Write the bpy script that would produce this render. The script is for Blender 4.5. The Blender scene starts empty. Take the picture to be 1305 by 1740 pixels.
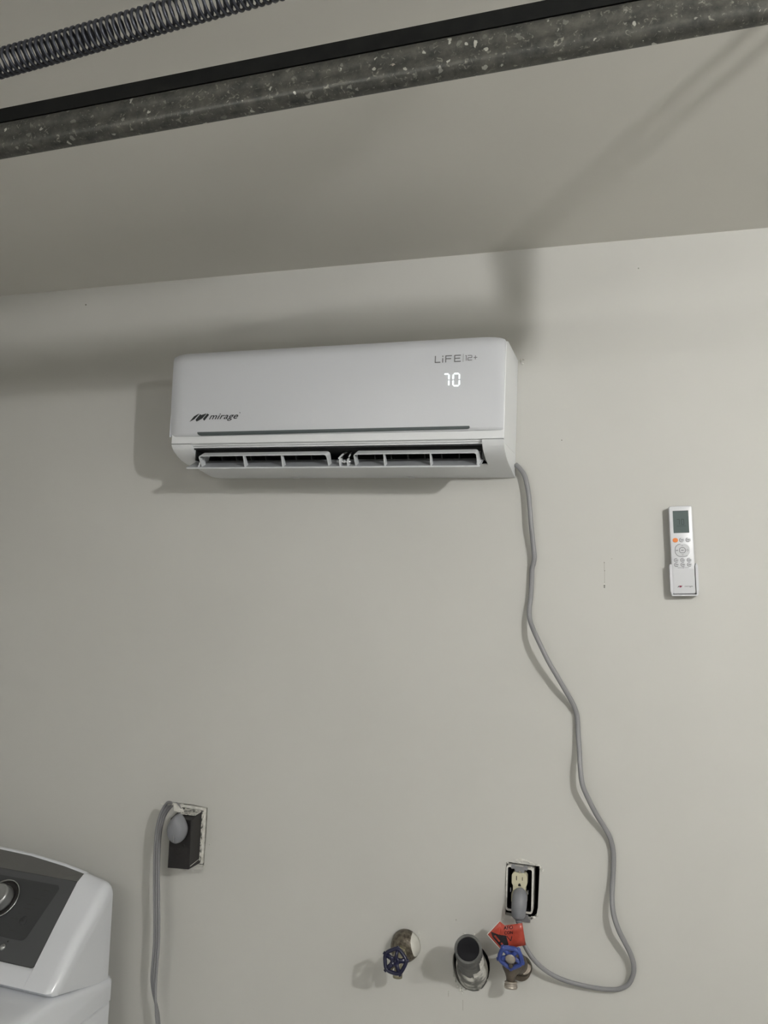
import bpy, bmesh, math, random
from mathutils import Vector, Matrix
from mathutils.geometry import tessellate_polygon
random.seed(7)
S = bpy.context.scene
COL = S.collection

# ------------------------------------------------------------------ camera
FP = 1326.988
RW = ((0.95434701, 0.01079756, -0.29850495),
      (0.29604337, 0.09880045, 0.95005094),
      (0.03975066, -0.99504868, 0.09109336))
CP = Vector((0, -1.75, 1.6))
cam_d = bpy.data.cameras.new('camera')
cam = bpy.data.objects.new('camera', cam_d); COL.objects.link(cam)
M = Matrix(((RW[0][0], -RW[0][1], -RW[0][2], CP.x),
            (RW[1][0], -RW[1][1], -RW[1][2], CP.y),
            (RW[2][0], -RW[2][1], -RW[2][2], CP.z),
            (0, 0, 0, 1)))
cam.matrix_world = M
cam_d.sensor_fit = 'HORIZONTAL'; cam_d.sensor_width = 36.0
cam_d.lens = FP / 1305.0 * 36.0
cam_d.clip_start = 0.02
S.camera = cam
# ------------------------------------------------------------------ world, exposure
w = bpy.data.worlds.new('world'); S.world = w; w.use_nodes = True
w.node_tree.nodes['Background'].inputs[0].default_value = (0.02, 0.02, 0.02, 1)
w.node_tree.nodes['Background'].inputs[1].default_value = 0.2
S.view_settings.view_transform = 'Standard'
S.view_settings.look = 'None'
S.view_settings.gamma = 1.0
S.view_settings.use_curve_mapping = False
S.view_settings.exposure = 0.0
BULB = Vector((1.0, -1.8, 2.205)); BULB_R = 0.030; BULB_E = 1800.0
LIGHT_COL = (1.0, 0.99, 0.965)
FILL_TUBE_E = 31.0  # strength of the added fill tubes
CEIL = 2.381; FLOOR = -0.15
XL, XR, YF = -3.0, 1.5, -5.0

# ------------------------------------------------------------------ helpers
def V(x, d, z): return Vector((x, -d, z))
def at(px, py, d):
    """photo point lying d metres in front of the back wall -> place in the room"""
    c = (px - 652.5, py - 870.0, FP)
    r = Vector([sum(RW[i][k] * c[k] for k in range(3)) for i in range(3)])
    t = (-d - CP.y) / r.y
    return CP + r * t

def mat(name, col, rough=0.5, metal=0.0, spec=0.5, emit=None, estr=0.0, coat=0.0):
    m = bpy.data.materials.new(name); m.use_nodes = True
    b = m.node_tree.nodes['Principled BSDF']
    b.inputs['Base Color'].default_value = (*col, 1)
    b.inputs['Roughness'].default_value = rough
    b.inputs['Metallic'].default_value = metal
    b.inputs['Specular IOR Level'].default_value = spec
    b.inputs['Coat Weight'].default_value = coat
    b.inputs['Coat Roughness'].default_value = 0.12
    if emit:
        b.inputs['Emission Color'].default_value = (*emit, 1)
        b.inputs['Emission Strength'].default_value = estr
    return m
def vary(m, c1, c2, scale=8.0, detail=4.0, bump=0.0, bscale=None, lo=0.35, hi=0.65, dist=0.002, stretch=None):
    nt = m.node_tree; b = nt.nodes['Principled BSDF']
    tc = nt.nodes.new('ShaderNodeTexCoord'); src = tc.outputs['Object']
    if stretch:
        mp = nt.nodes.new('ShaderNodeMapping'); mp.inputs['Scale'].default_value = stretch
        nt.links.new(src, mp.inputs[0]); src = mp.outputs[0]
    n = nt.nodes.new('ShaderNodeTexNoise'); n.inputs['Scale'].default_value = scale; n.inputs['Detail'].default_value = detail
    nt.links.new(src, n.inputs['Vector'])
    r = nt.nodes.new('ShaderNodeValToRGB')
    r.color_ramp.elements[0].position = lo; r.color_ramp.elements[1].position = hi
    r.color_ramp.elements[0].color = (*c1, 1); r.color_ramp.elements[1].color = (*c2, 1)
    nt.links.new(n.outputs['Fac'], r.inputs[0]); nt.links.new(r.outputs[0], b.inputs['Base Color'])
    if bump:
        n2 = nt.nodes.new('ShaderNodeTexNoise'); n2.inputs['Scale'].default_value = bscale or scale * 6; n2.inputs['Detail'].default_value = 5
        nt.links.new(src, n2.inputs['Vector'])
        bp = nt.nodes.new('ShaderNodeBump'); bp.inputs['Strength'].default_value = bump; bp.inputs['Distance'].default_value = dist
        nt.links.new(n2.outputs['Fac'], bp.inputs['Height']); nt.links.new(bp.outputs[0], b.inputs['Normal'])
    return m

class MB:
    def __init__(s): s.v = []; s.f = []; s.sm = []
    def add(s, vs, fs, smooth=False):
        o = len(s.v); s.v += [Vector(p) for p in vs]
        for f in fs: s.f.append([i + o for i in f]); s.sm.append(smooth)
    def box(s, x0, x1, d0, d1, z0, z1):
        p = [V(x, d, z) for z in (z0, z1) for d in (d0, d1) for x in (x0, x1)]
        s.add(p, [(0, 1, 3, 2), (4, 6, 7, 5), (0, 4, 5, 1), (2, 3, 7, 6), (0, 2, 6, 4), (1, 5, 7, 3)])
    def loft(s, secs, closed=True, caps=True, smooth=False):
        n = len(secs[0]); vs = [p for q in secs for p in q]; fs = []
        for i in range(len(secs) - 1):
            for j in range(n if closed else n - 1):
                k = (j + 1) % n
                fs.append((i * n + j, i * n + k, (i + 1) * n + k, (i + 1) * n + j))
        s.add(vs, fs, smooth)
        if caps and closed:
            s.add(secs[0], [tuple(range(n))][:1]); s.add(secs[-1], [tuple(range(n))[::-1]])
    def prism(s, prof, x0, x1, smooth=False):
        """profile of (d,z) points extruded along x"""
        s.loft([[V(x0, d, z) for d, z in prof], [V(x1, d, z) for d, z in prof]], smooth=smooth)
    def tube(s, pts, r, n=12, caps=True, flat=1.0, ref=None):
        pts = [Vector(p) for p in pts]
        rr = r if isinstance(r, (list, tuple)) else [r] * len(pts)
        secs = []; up = None
        for i, p in enumerate(pts):
            t = (pts[min(i + 1, len(pts) - 1)] - pts[max(i - 1, 0)]).normalized()
            if up is None:
                up = Vector(ref) if ref else (Vector((0, 0, 1)) if abs(t.z) < 0.9 else Vector((0, 1, 0)))
            a = (up - t * up.dot(t)).normalized(); b = t.cross(a); up = a
            secs.append([p + a * math.cos(2 * math.pi * k / n) * rr[i] + b * math.sin(2 * math.pi * k / n) * rr[i] * flat for k in range(n)])
        s.loft(secs, caps=caps, smooth=True)
    def lathe(s, prof, o, ax, n=32, smooth=True):
        """profile of (radius, height along ax)"""
        o = Vector(o); ax = Vector(ax).normalized()
        a = ax.orthogonal().normalized(); b = ax.cross(a)
        secs = [[o + ax * h + (a * math.cos(2 * math.pi * k / n) + b * math.sin(2 * math.pi * k / n)) * max(r, 1e-5) for k in range(n)] for r, h in prof]
        s.loft(secs, caps=True, smooth=smooth)
    def poly(s, pts, off):
        """flat outline pts (3D) thickened by vector off"""
        pts = [Vector(p) for p in pts]; n = len(pts); off = Vector(off)
        tris = tessellate_polygon([pts])
        s.add(pts + [p + off for p in pts], [tuple(t) for t in tris] + [tuple(i + n for i in t)[::-1] for t in tris] + [(i, (i + 1) % n, (i + 1) % n + n, i + n) for i in range(n)])
    def build(s, name, m, parent=None, bevel=0.0, seg=2, auto=None, kind=None, origin=None, weld=False):
        me = bpy.data.meshes.new(name)
        o3 = Vector(origin) if origin else (parent.matrix_world.translation.copy() if parent else Vector((0, 0, 0)))
        if not origin and not parent and s.v:
            lo = [min(v[i] for v in s.v) for i in range(3)]; hi = [max(v[i] for v in s.v) for i in range(3)]
            o3 = Vector(((lo[0] + hi[0]) / 2, (lo[1] + hi[1]) / 2, lo[2]))
        me.from_pydata([tuple(v - o3) for v in s.v], [], s.f)
        for p, q in zip(me.polygons, s.sm): p.use_smooth = q
        bm = bmesh.new(); bm.from_mesh(me)
        bmesh.ops.remove_doubles(bm, verts=bm.verts, dist=1e-6)
        bmesh.ops.recalc_face_normals(bm, faces=bm.faces)
        bm.to_mesh(me); bm.free()
        me.materials.append(m)
        o = bpy.data.objects.new(name, me); COL.objects.link(o)
        if parent:
            o.parent = parent; o.matrix_parent_inverse = parent.matrix_world.inverted()
        o.matrix_world = Matrix.Translation(o3)
        if bevel:
            md = o.modifiers.new('bevel', 'BEVEL'); md.width = bevel; md.segments = seg; md.limit_method = 'ANGLE'; md.angle_limit = 0.6
            md.harden_normals = False
            for p in me.polygons: p.use_smooth = True
            me.set_sharp_from_angle(angle=1.0)
        if auto:
            for p in me.polygons: p.use_smooth = True
            me.set_sharp_from_angle(angle=auto)
        if kind: o['kind'] = kind
        return o
def tag(o, label, cat, group=None):
    o['label'] = label; o['category'] = cat
    if group: o['group'] = group
    return o
def thing(name, loc, label, cat, group=None):
    o = bpy.data.objects.new(name, None); COL.objects.link(o)
    o.matrix_world = Matrix.Translation(Vector(loc)); o.empty_display_size = 0.05
    return tag(o, label, cat, group)
def spline(pts, k=8):
    pts = [Vector(p) for p in pts]; out = []
    q = [pts[0] * 2 - pts[1]] + pts + [pts[-1] * 2 - pts[-2]]
    for i in range(1, len(q) - 2):
        for j in range(k):
            t = j / k
            a, b, c, d = q[i - 1:i + 3]
            out.append(0.5 * ((2 * b) + (c - a) * t + (2 * a - 5 * b + 4 * c - d) * t * t + (3 * b - a - 3 * c + d) * t ** 3))
    out.append(pts[-1]); return out
def rrect(w, h, r, n=5, cx=0, cy=0):
    out = []
    for sx, sy, a0 in ((1, 1, 0), (-1, 1, 90), (-1, -1, 180), (1, -1, 270)):
        for i in range(n + 1):
            a = math.radians(a0 + 90 * i / n)
            out.append((cx + sx * (w / 2 - r) + r * math.cos(a), cy + sy * (h / 2 - r) + r * math.sin(a)))
    return out
def blob(mb, c, rx, rz, th, n=11, jit=0.35, d0=0.0):
    """irregular lump of plaster on the wall"""
    pts = []
    for k in range(n):
        a = 2 * math.pi * k / n; j = 1 + random.uniform(-jit, jit)
        pts.append((c.x + math.cos(a) * rx * j, c.z + math.sin(a) * rz * j))
    top = [(c.x + (x - c.x) * 0.55, c.z + (z - c.z) * 0.55) for x, z in pts]
    d = -c.y + d0
    mb.loft([[V(x, d - 0.001, z) for x, z in pts], [V(x, d + th * random.uniform(.5, 1.1), z) for x, z in top]], smooth=False)
def text_polys(txt, size, bold=0.0, shear=0.0, spacing=1.06):
    cu = bpy.data.curves.new('t', 'FONT'); cu.body = txt; cu.size = size; cu.offset = bold; cu.shear = shear
    cu.space_character = spacing; cu.resolution_u = 3
    ob = bpy.data.objects.new('t', cu); COL.objects.link(ob)
    bpy.context.view_layer.update()
    dg = bpy.context.evaluated_depsgraph_get()
    me = bpy.data.meshes.new_from_object(ob.evaluated_get(dg))
    vs = [v.co.copy() for v in me.vertices]; fs = [tuple(p.vertices) for p in me.polygons]
    bpy.data.objects.remove(ob); bpy.data.curves.remove(cu); bpy.data.meshes.remove(me)
    return vs, fs
def put_text(mb, txt, size, fn, width=None, fat=0.0, **k):
    vs, fs = text_polys(txt, 1.0, **k)
    for v in vs: v *= size
    if width:
        x0 = min(v.x for v in vs); x1 = max(v.x for v in vs); s = width / (x1 - x0)
        for v in vs: v.x = (v.x - x0) * s
    for dx, dy in ((0, 0), (fat, 0), (-fat, 0), (0, fat * .6), (0, -fat * .6)) if fat else ((0, 0),):
        mb.add([fn(v.x + dx, v.y + dy) for v in vs], fs)
def strokes(mb, segs, wd, fn):
    for (a, b) in segs:
        a = Vector(a); b = Vector(b); t = (b - a).normalized(); n = Vector((-t.y, t.x)) * wd / 2
        mb.add([fn(*(a + n)), fn(*(b + n)), fn(*(b - n)), fn(*(a - n))], [(0, 1, 2, 3)])

# ------------------------------------------------------------------ materials
m_wall = vary(mat('wall_paint', (.6, .59, .54), 0.62, spec=0.3), (.548, .544, .516), (.573, .569, .541), scale=2.2, bump=0.12, bscale=60, dist=0.001)
m_ceil = vary(mat('ceiling_paint', (.6, .59, .54), 0.7, spec=0.25), (.635, .62, .575), (.665, .65, .605), scale=1.6, bump=0.12, bscale=50, dist=0.001)
m_floor = vary(mat('concrete', (.3, .3, .29), 0.8), (.50, .495, .48), (.58, .575, .56), scale=3, bump=0.2)
m_plaster = vary(mat('plaster', (.7, .69, .66), 0.85), (.56, .55, .51), (.78, .77, .73), scale=90, bump=0.5, bscale=300, dist=0.001)
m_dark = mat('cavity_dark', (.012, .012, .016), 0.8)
m_abs = mat('white_plastic', (.72, .735, .75), 0.34, spec=0.5)
m_pan = mat('glossy_white_panel', (.585, .60, .63), 0.3, spec=0.5)
m_inner = mat('dark_duct_plastic', (.008, .0095, .010), 0.6)
m_guide = mat('grey_guide_plastic', (.025, .028, .029), 0.55)
m_flap = mat('pale_grey_plastic', (.60, .62, .64), 0.4)
m_flapface = mat('grey_flap_face', (.36, .375, .395), 0.45)
m_strip = mat('slate_trim', (.075, .092, .095), 0.35)
m_logo = mat('charcoal_print', (.022, .025, .026), 0.5)
m_lgrey = mat('grey_print', (.14, .14, .145), 0.5)
m_led = mat('led_white', (.6, .6, .6), 0.5, emit=(.9, 1.0, .99), estr=1.2)
m_cord = mat('grey_cord', (.235, .235, .245), 0.42)
m_plug = mat('grey_plug', (.20, .205, .225), 0.5)
m_black = vary(mat('black_plastic', (.02, .02, .02), 0.5), (.008, .007, .0075), (.014, .012, .012), scale=30)
m_ivory = mat('ivory_plastic', (.60, .57, .42), 0.4)
m_zinc = mat('zinc_steel', (.30, .305, .32), 0.45, metal=0.6)
m_bronze = vary(mat('weathered_bronze', (.1, .09, .07), 0.5, metal=0.55), (.075, .062, .047), (.19, .165, .13), scale=45, bump=0.5, bscale=220, dist=0.001)
m_bronze2 = vary(mat('bronze_casting', (.1, .09, .07), 0.45, metal=0.5), (.095, .078, .060), (.16, .135, .108), scale=60, bump=0.2, bscale=250, dist=0.0005)
m_brass = mat('dull_brass', (.26, .24, .17), 0.4, metal=0.6)
m_thread = mat('plated_thread', (.42, .38, .33), 0.35, metal=0.6)
m_navy = mat('navy_enamel', (.008, .009, .035), 0.3)
m_blue = vary(mat('blue_enamel', (.03, .06, .25), 0.38), (.025, .05, .24), (.06, .09, .28), scale=80)
m_pipe = vary(mat('grey_pipe_plastic', (.09, .09, .088), 0.5), (.06, .062, .060), (.12, .12, .115), scale=35, bump=0.2, bscale=120, dist=0.001)
m_red = vary(mat('red_label_paper', (.55, .07, .035), 0.4), (.30, .038, .022), (.43, .06, .036), scale=50)
m_paper = mat('white_paper', (.65, .63, .6), 0.6)
m_prtblk = mat('black_print', (.012, .01, .012), 0.45)
m_wash = mat('white_enamel', (.70, .72, .76), 0.22, spec=0.5, coat=0.3)
m_cons = mat('silver_grey_panel', (.072, .075, .079), 0.55, metal=0.0)
m_over = mat('dark_grey_overlay', (.042, .044, .047), 0.5)
m_recess = mat('grey_recess', (.11, .11, .105), 0.5)
m_chrome = mat('chrome_ring', (.6, .62, .63), 0.18, metal=1.0)
m_knobc = mat('satin_knob', (.42, .43, .43), 0.32, metal=0.85)
m_seam = mat('seam_shadow_gap', (.05, .05, .05), 0.8)
m_lcd = mat('lcd_glass', (.11, .14, .14), 0.2)
m_lcdink = mat('lcd_ink', (.02, .035, .035), 0.4)
m_orange = mat('orange_rubber', (.75, .22, .05), 0.5)
m_btn = mat('white_rubber', (.60, .61, .635), 0.45)
m_btnedge = mat('button_edge_grey', (.13, .135, .15), 0.5)
m_rem = mat('white_remote_plastic', (.66, .67, .70), 0.3)
m_maroon = mat('maroon_print', (.20, .01, .05), 0.5)

# galvanised steel: mottled grey with sparse bright flecks
m_galv = mat('galvanised_steel', (.1, .1, .1), 0.4, metal=0.7)
nt = m_galv.node_tree; b = nt.nodes['Principled BSDF']
tc = nt.nodes.new('ShaderNodeTexCoord')
nz = nt.nodes.new('ShaderNodeTexNoise'); nz.inputs['Scale'].default_value = 55; nz.inputs['Detail'].default_value = 5; nz.inputs['Roughness'].default_value = .7
nt.links.new(tc.outputs['Object'], nz.inputs['Vector'])
cr = nt.nodes.new('ShaderNodeValToRGB'); e = cr.color_ramp.elements
e[0].position = .32; e[0].color = (.055, .057, .055, 1); e[1].position = .72; e[1].color = (.145, .142, .125, 1)
nt.links.new(nz.outputs['Fac'], cr.inputs[0])
nw = nt.nodes.new('ShaderNodeTexNoise'); nw.inputs['Scale'].default_value = 120; nt.links.new(tc.outputs['Object'], nw.inputs['Vector'])
mx = nt.nodes.new('ShaderNodeMix'); mx.data_type = 'VECTOR'; mx.inputs[0].default_value = .012
nt.links.new(tc.outputs['Object'], mx.inputs[4]); nt.links.new(nw.outputs['Color'], mx.inputs[5])
vo = nt.nodes.new('ShaderNodeTexVoronoi'); vo.inputs['Scale'].default_value = 105; nt.links.new(mx.outputs[1], vo.inputs['Vector'])
sp = nt.nodes.new('ShaderNodeSeparateColor'); nt.links.new(vo.outputs['Color'], sp.inputs[0])
g1 = nt.nodes.new('ShaderNodeMath'); g1.operation = 'GREATER_THAN'; g1.inputs[1].default_value = .80; nt.links.new(sp.outputs[0], g1.inputs[0])
g2 = nt.nodes.new('ShaderNodeMath'); g2.operation = 'LESS_THAN'; g2.inputs[1].default_value = .30; nt.links.new(vo.outputs['Distance'], g2.inputs[0])
g3 = nt.nodes.new('ShaderNodeMath'); g3.operation = 'MULTIPLY'; nt.links.new(g1.outputs[0], g3.inputs[0]); nt.links.new(g2.outputs[0], g3.inputs[1])
g4 = nt.nodes.new('ShaderNodeMath'); g4.operation = 'MULTIPLY'; nt.links.new(g3.outputs[0], g4.inputs[0]); nt.links.new(sp.outputs[1], g4.inputs[1])
mc_ = nt.nodes.new('ShaderNodeMix'); mc_.data_type = 'RGBA'; nt.links.new(g4.outputs[0], mc_.inputs[0]); nt.links.new(cr.outputs[0], mc_.inputs[6]); mc_.inputs[7].default_value = (.55, .55, .50, 1)
nf = nt.nodes.new('ShaderNodeTexNoise'); nf.inputs['Scale'].default_value = 150; nf.inputs['Detail'].default_value = 3; nf.inputs['Distortion'].default_value = 1.5
nt.links.new(tc.outputs['Object'], nf.inputs['Vector'])
nr = nt.nodes.new('ShaderNodeMapRange'); nr.inputs[1].default_value = .60; nr.inputs[2].default_value = .74; nr.inputs[4].default_value = .85
nt.links.new(nf.outputs['Fac'], nr.inputs[0])
m5 = nt.nodes.new('ShaderNodeMix'); m5.data_type = 'RGBA'; nt.links.new(nr.outputs[0], m5.inputs[0]); nt.links.new(mc_.outputs[2], m5.inputs[6]); m5.inputs[7].default_value = (.36, .355, .31, 1)
nt.links.new(m5.outputs[2], b.inputs['Base Color'])
rr = nt.nodes.new('ShaderNodeMapRange'); rr.inputs[3].default_value = 0.3; rr.inputs[4].default_value = 0.55
nt.links.new(nz.outputs['Fac'], rr.inputs[0]); nt.links.new(rr.outputs[0], b.inputs['Roughness'])
bp = nt.nodes.new('ShaderNodeBump'); bp.inputs['Strength'].default_value = 0.5; bp.inputs['Distance'].default_value = 0.001
nt.links.new(nz.outputs['Fac'], bp.inputs['Height']); nt.links.new(bp.outputs[0], b.inputs['Normal'])
m_darkrefl = vary(mat('steel_dark_reflection', (.01, .01, .01), 0.6, metal=0.0, spec=0.2), (.003, .0035, .0035), (.006, .0065, .006), scale=60)
m_spring = mat('oiled_spring_steel', (.045, .048, .060), 0.42, metal=0.5)

# ------------------------------------------------------------------ structure
holeR = [(-.2425, .905), (-.205, .9035), (-.1865, .9035), (-.1765, .913), (-.1735, .93), (-.1715, 1.0145), (-.2425, 1.0145)]
holeL = [(-1.0495, .9045), (-.9705, .9045), (-.9690, .975), (-.9695, 1.0395), (-1.01, 1.0425), (-1.0495, 1.042)]
pc = (-.3125, .787)
holeP = []
for k in range(22):
    a = 2 * math.pi * k / 22
    rx, rz = .0405, .0515
    holeP.append((pc[0] + math.cos(a) * rx * (1 + .03 * math.sin(3 * a)), pc[1] + math.sin(a) * rz * (1 + .04 * math.cos(2 * a + 1))))
outer = [(XL, FLOOR), (XR, FLOOR), (XR, CEIL), (XL, CEIL)]
loops = [[Vector((x, z, 0)) for x, z in L] for L in (outer, holeR[::-1], holeL[::-1], holeP[::-1])]
tris = tessellate_polygon(loops)
flat = [p for L in loops for p in L]
wb = MB(); wb.add([V(p.x, 0, p.y) for p in flat], [tuple(t) for t in tris])
for L in (holeR, holeL, holeP):          # cut edges of the plasterboard
    n = len(L); wb.loft([[V(x, 0, z) for x, z in L], [V(x, -.014, z) for x, z in L]], caps=False)
wall = wb.build('wall_back', m_wall, kind='structure', origin=(0, 0, 0))
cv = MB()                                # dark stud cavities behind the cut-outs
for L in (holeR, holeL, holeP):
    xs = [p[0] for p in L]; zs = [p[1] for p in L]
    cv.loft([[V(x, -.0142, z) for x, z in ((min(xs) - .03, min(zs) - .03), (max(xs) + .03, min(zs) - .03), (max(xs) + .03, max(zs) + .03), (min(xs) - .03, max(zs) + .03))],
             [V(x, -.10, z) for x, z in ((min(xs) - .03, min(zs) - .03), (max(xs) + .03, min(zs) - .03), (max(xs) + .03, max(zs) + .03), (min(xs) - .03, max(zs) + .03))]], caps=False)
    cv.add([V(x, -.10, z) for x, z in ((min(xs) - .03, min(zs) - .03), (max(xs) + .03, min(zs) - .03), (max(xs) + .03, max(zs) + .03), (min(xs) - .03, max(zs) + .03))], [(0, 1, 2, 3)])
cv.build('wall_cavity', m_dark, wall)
def plane(name, pts, m):
    q = MB(); q.add(pts, [(0, 1, 2, 3)]); return q.build(name, m, kind='structure', origin=(0, 0, 0))
plane('ceiling', [(XL, 0, CEIL), (XR, 0, CEIL), (XR, YF, CEIL), (XL, YF, CEIL)], m_ceil)
plane('floor', [(XL, 0, FLOOR), (XR, 0, FLOOR), (XR, YF, FLOOR), (XL, YF, FLOOR)], m_floor)
plane('wall_left', [(XL, 0, FLOOR), (XL, YF, FLOOR), (XL, YF, CEIL), (XL, 0, CEIL)], m_wall)
plane('wall_right', [(XR, 0, FLOOR), (XR, YF, FLOOR), (XR, YF, CEIL), (XR, 0, CEIL)], m_wall)
plane('wall_front', [(XL, YF, FLOOR), (XR, YF, FLOOR), (XR, YF, CEIL), (XL, YF, CEIL)], m_wall)

# scuffs and chips on the wall paint
m_scuff = mat('pencil_scuff', (.13, .125, .11), 0.7)
m_scuffl = mat('faint_scuff', (.40, .395, .36), 0.7)
def patch(mb, px, py, w_, h_, d=.0003):
    a = at(px - w_ / 2, py - h_ / 2, 0); b_ = at(px + w_ / 2, py - h_ / 2, 0); c = at(px + w_ / 2, py + h_ / 2, 0); e_ = at(px - w_ / 2, py + h_ / 2, 0)
    mb.add([p + Vector((0, -d, 0)) for p in (a, b_, c, e_)], [(0, 1, 2, 3)])
q = MB()
patch(q, 1027, 995.3, 2.6, 2.2); patch(q, 1027, 998, 2.2, 2.0); patch(q, 1026.8, 956, 1.4, 1.6); patch(q, 1027.3, 969.8, 1.3, 1.4); patch(q, 1027.1, 989.3, 1.2, 1.0)
patch(q, 146, 518, 2.2, 2.0); patch(q, 954.5, 748, 1.6, 1.6)
q.build('scuff_mark', m_scuff, wall)
q = MB(); patch(q, 1026.9, 963, 1.0, 13); patch(q, 1027.2, 979, .9, 18); patch(q, 1039.3, 949.6, 2.4, 1.2); patch(q, 786.5, 1708, 1.0, 18)
patch(q, 775, 1563, 2.2, 2.2); patch(q, 762, 1690, 1.2, 6)
q.build('faint_scuff_mark', m_scuffl, wall)
q = MB()
for px, py, rx, rz in ((885.5, 613, .003, .006), (888, 618, .0035, .003), (890, 611, .0025, .002), (1085, 456, .0016, .0012)):
    blob(q, at(px, py, 0), rx, rz, .004)
q.build('plaster_crumb', m_plaster, wall)
# torn plaster round the three openings
q = MB()
for px, py, rx, rz in ((880, 1463, .006, .003), (886, 1461, .008, .003), (895, 1463, .008, .0022), (905, 1466, .008, .0028), (913, 1469, .006, .003), (919, 1475, .003, .004), (922, 1479, .0025, .003),
                       (908, 1559, .006, .002), (913, 1554, .0022, .005), (893, 1565, .006, .002), (862, 1466, .004, .0016)):
    blob(q, at(px, py, 0), rx, rz, .003, jit=.5)
for px, py, rx, rz in ((778, 1675, .0035, .005), (783, 1681, .004, .006), (786, 1686, .003, .004), (774, 1664, .0016, .006), (791, 1682, .003, .003), (771, 1655, .0013, .006), (806, 1587, .002, .002),
                       (790, 1586, .004, .0016), (815, 1681, .003, .0016), (762, 1685, .0012, .002), (828, 1666, .0015, .002)):
    blob(q, at(px, py, 0), rx, rz, .003, jit=.5)
for px, py, rx, rz in ((276, 1366, .006, .002), (356.5, 1434.5, .0018, .0018), (346, 1472, .004, .0014), (312, 1368, .004, .0022)):
    blob(q, at(px, py, 0), rx, rz, .003, jit=.4)
for px, py, rx, rz in ((712, 1584, .0015, .006), (713, 1595, .001, .006), (709, 1625, .0016, .003)):
    blob(q, at(px, py, 0), rx, rz, .0015, jit=.3)
q.build('torn_plaster', m_plaster, wall)

# ------------------------------------------------------------------ air conditioner
AX0, AX1 = -1.0215, -.2435
ac = thing('air_conditioner', V(-.635, 0, 1.85), 'white wall-mounted split air conditioner with lit display, louvre open', 'air conditioner')
# casing: upper shell
casing = [(0.0005, 2.119), (.150, 2.116), (.166, 2.112), (.174, 2.102), (.178, 2.06), (.1785, 1.94), (.1785, 1.9045)]
belly = [(.171, 1.9035), (.171, 1.9005), (.1655, 1.9), (.1655, 1.8965), (.10, 1.8975), (.02, 1.900), (.0005, 1.900)]
q = MB(); q.prism(casing + belly, AX0, AX1)
q.build('casing', m_abs, ac, bevel=.0035, seg=3)
# end cheeks with the curved underside
cheek = [(.0005, 1.9035), (.1785, 1.9035), (.176, 1.896), (.166, 1.886), (.150, 1.8775), (.130, 1.870), (.105, 1.8645), (.075, 1.860), (.045, 1.855), (.02, 1.8505), (.0005, 1.8485)]
for (xa, xb) in ((AX0 + .0005, -.9700), (-.2890, AX1 - .0005)):
    q = MB()
    if xa < -.9:
        secs = []
        for t, dz in ((0, .010), (.006, .005), (.02, .0015), (.035, 0)):
            secs.append([V(xa + t, d, z + (dz if z < 1.9 else 0) * (1 if d < .09 else .3)) for d, z in cheek])
        secs.append([V(xb, d, z) for d, z in cheek]); q.loft(secs, smooth=True)
        q.build('end_cheek', m_abs, ac, auto=.5)
    else:
        q.prism(cheek, xa, xb, smooth=True); q.build('end_cheek', m_abs, ac, auto=.5)
pan = [(.0005, 1.8485), (.02, 1.8487), (.045, 1.855), (.075, 1.860), (.098, 1.8632), (.098, 1.8655), (.07, 1.868), (.0005, 1.862)]
pan[1] = (.02, 1.8505)
q = MB(); q.prism(pan, -.9700, -.2890, smooth=True)
q.build('bottom_pan', m_abs, ac, auto=.5)
for px in (501, 697):
    q = MB(); p = at(px, 812.5, .012); q.box(p.x - .008, p.x + .008, .001, .016, 1.8475, 1.8492)
    q.build('drain_tab', m_abs, ac, bevel=.0006)
# air duct
q = MB(); q.box(-.9695, -.2895, .002, .03, 1.869, 1.899)
q.box(-.9695, -.9665, .03, .155, 1.869, 1.8965); q.box(-.2925, -.2895, .03, .155, 1.869, 1.8965)
q.box(-.9695, -.2895, .03, .1625, 1.8935, 1.8962)
q.build('air_duct', m_inner, ac)
for i in range(17):
    x = -.94 + i * .0385
    if abs(x + .6) < .03: continue
    q = MB()
    q.loft([[V(x, .045, 1.870), V(x + .0015, .045, 1.870), V(x + .0015, .045, 1.897), V(x, .045, 1.897)], [V(x + .01, .10, 1.876), V(x + .0115, .10, 1.876), V(x + .0115, .11, 1.8965), V(x + .01, .11, 1.8965)]])
    q.build('air_guide_vane', m_guide, ac)
# front panel
PZ0, PZ1, PX0, PX1 = 1.9215, 2.1185, -1.0275, -.2450
def pd(x, z):
    t = min(max((z - 1.93) / .15, 0), 1)
    d = .1845 + .0055 * t * (2 - t)
    e0 = max(0, 1 - (x - PX0) / .045); e1 = max(0, 1 - (PX1 - x) / .045)
    d -= .009 * e0 ** 2.4 + .0045 * e1 ** 3
    et = max(0, 1 - (PZ1 - z) / .022); d -= .010 * et ** 2.2
    eb = max(0, 1 - (z - PZ0) / .007); d -= .003 * eb ** 2
    return d
def ztop(x):
    e = max(0, 1 - (x - PX0) / .045, 1 - (PX1 - x) / .06)
    return PZ1 - .010 * (1 - math.sqrt(max(0, 1 - e * e)))
xs = [PX0 + .045 * (i / 12) ** 1.5 for i in range(13)] + [PX0 + .045 + (PX1 - PX0 - .105) * i / 14 for i in range(1, 14)] + [PX1 - .06 * (i / 14) ** 1.6 for i in range(14, -1, -1)]
zt = [i / 8 * .06 for i in range(9)] + [.06 + .8 * i / 10 for i in range(1, 11)] + [.86 + .14 * i / 10 for i in range(1, 11)]
q = MB(); g = []
for x in xs:
    zt_ = ztop(x)
    col = [V(x, pd(x, min(PZ0 + (zt_ - PZ0) * t, PZ1)), PZ0 + (zt_ - PZ0) * t) for t in zt]
    g.append(col)
n = len(zt); vs = [p for c in g for p in c]
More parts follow.
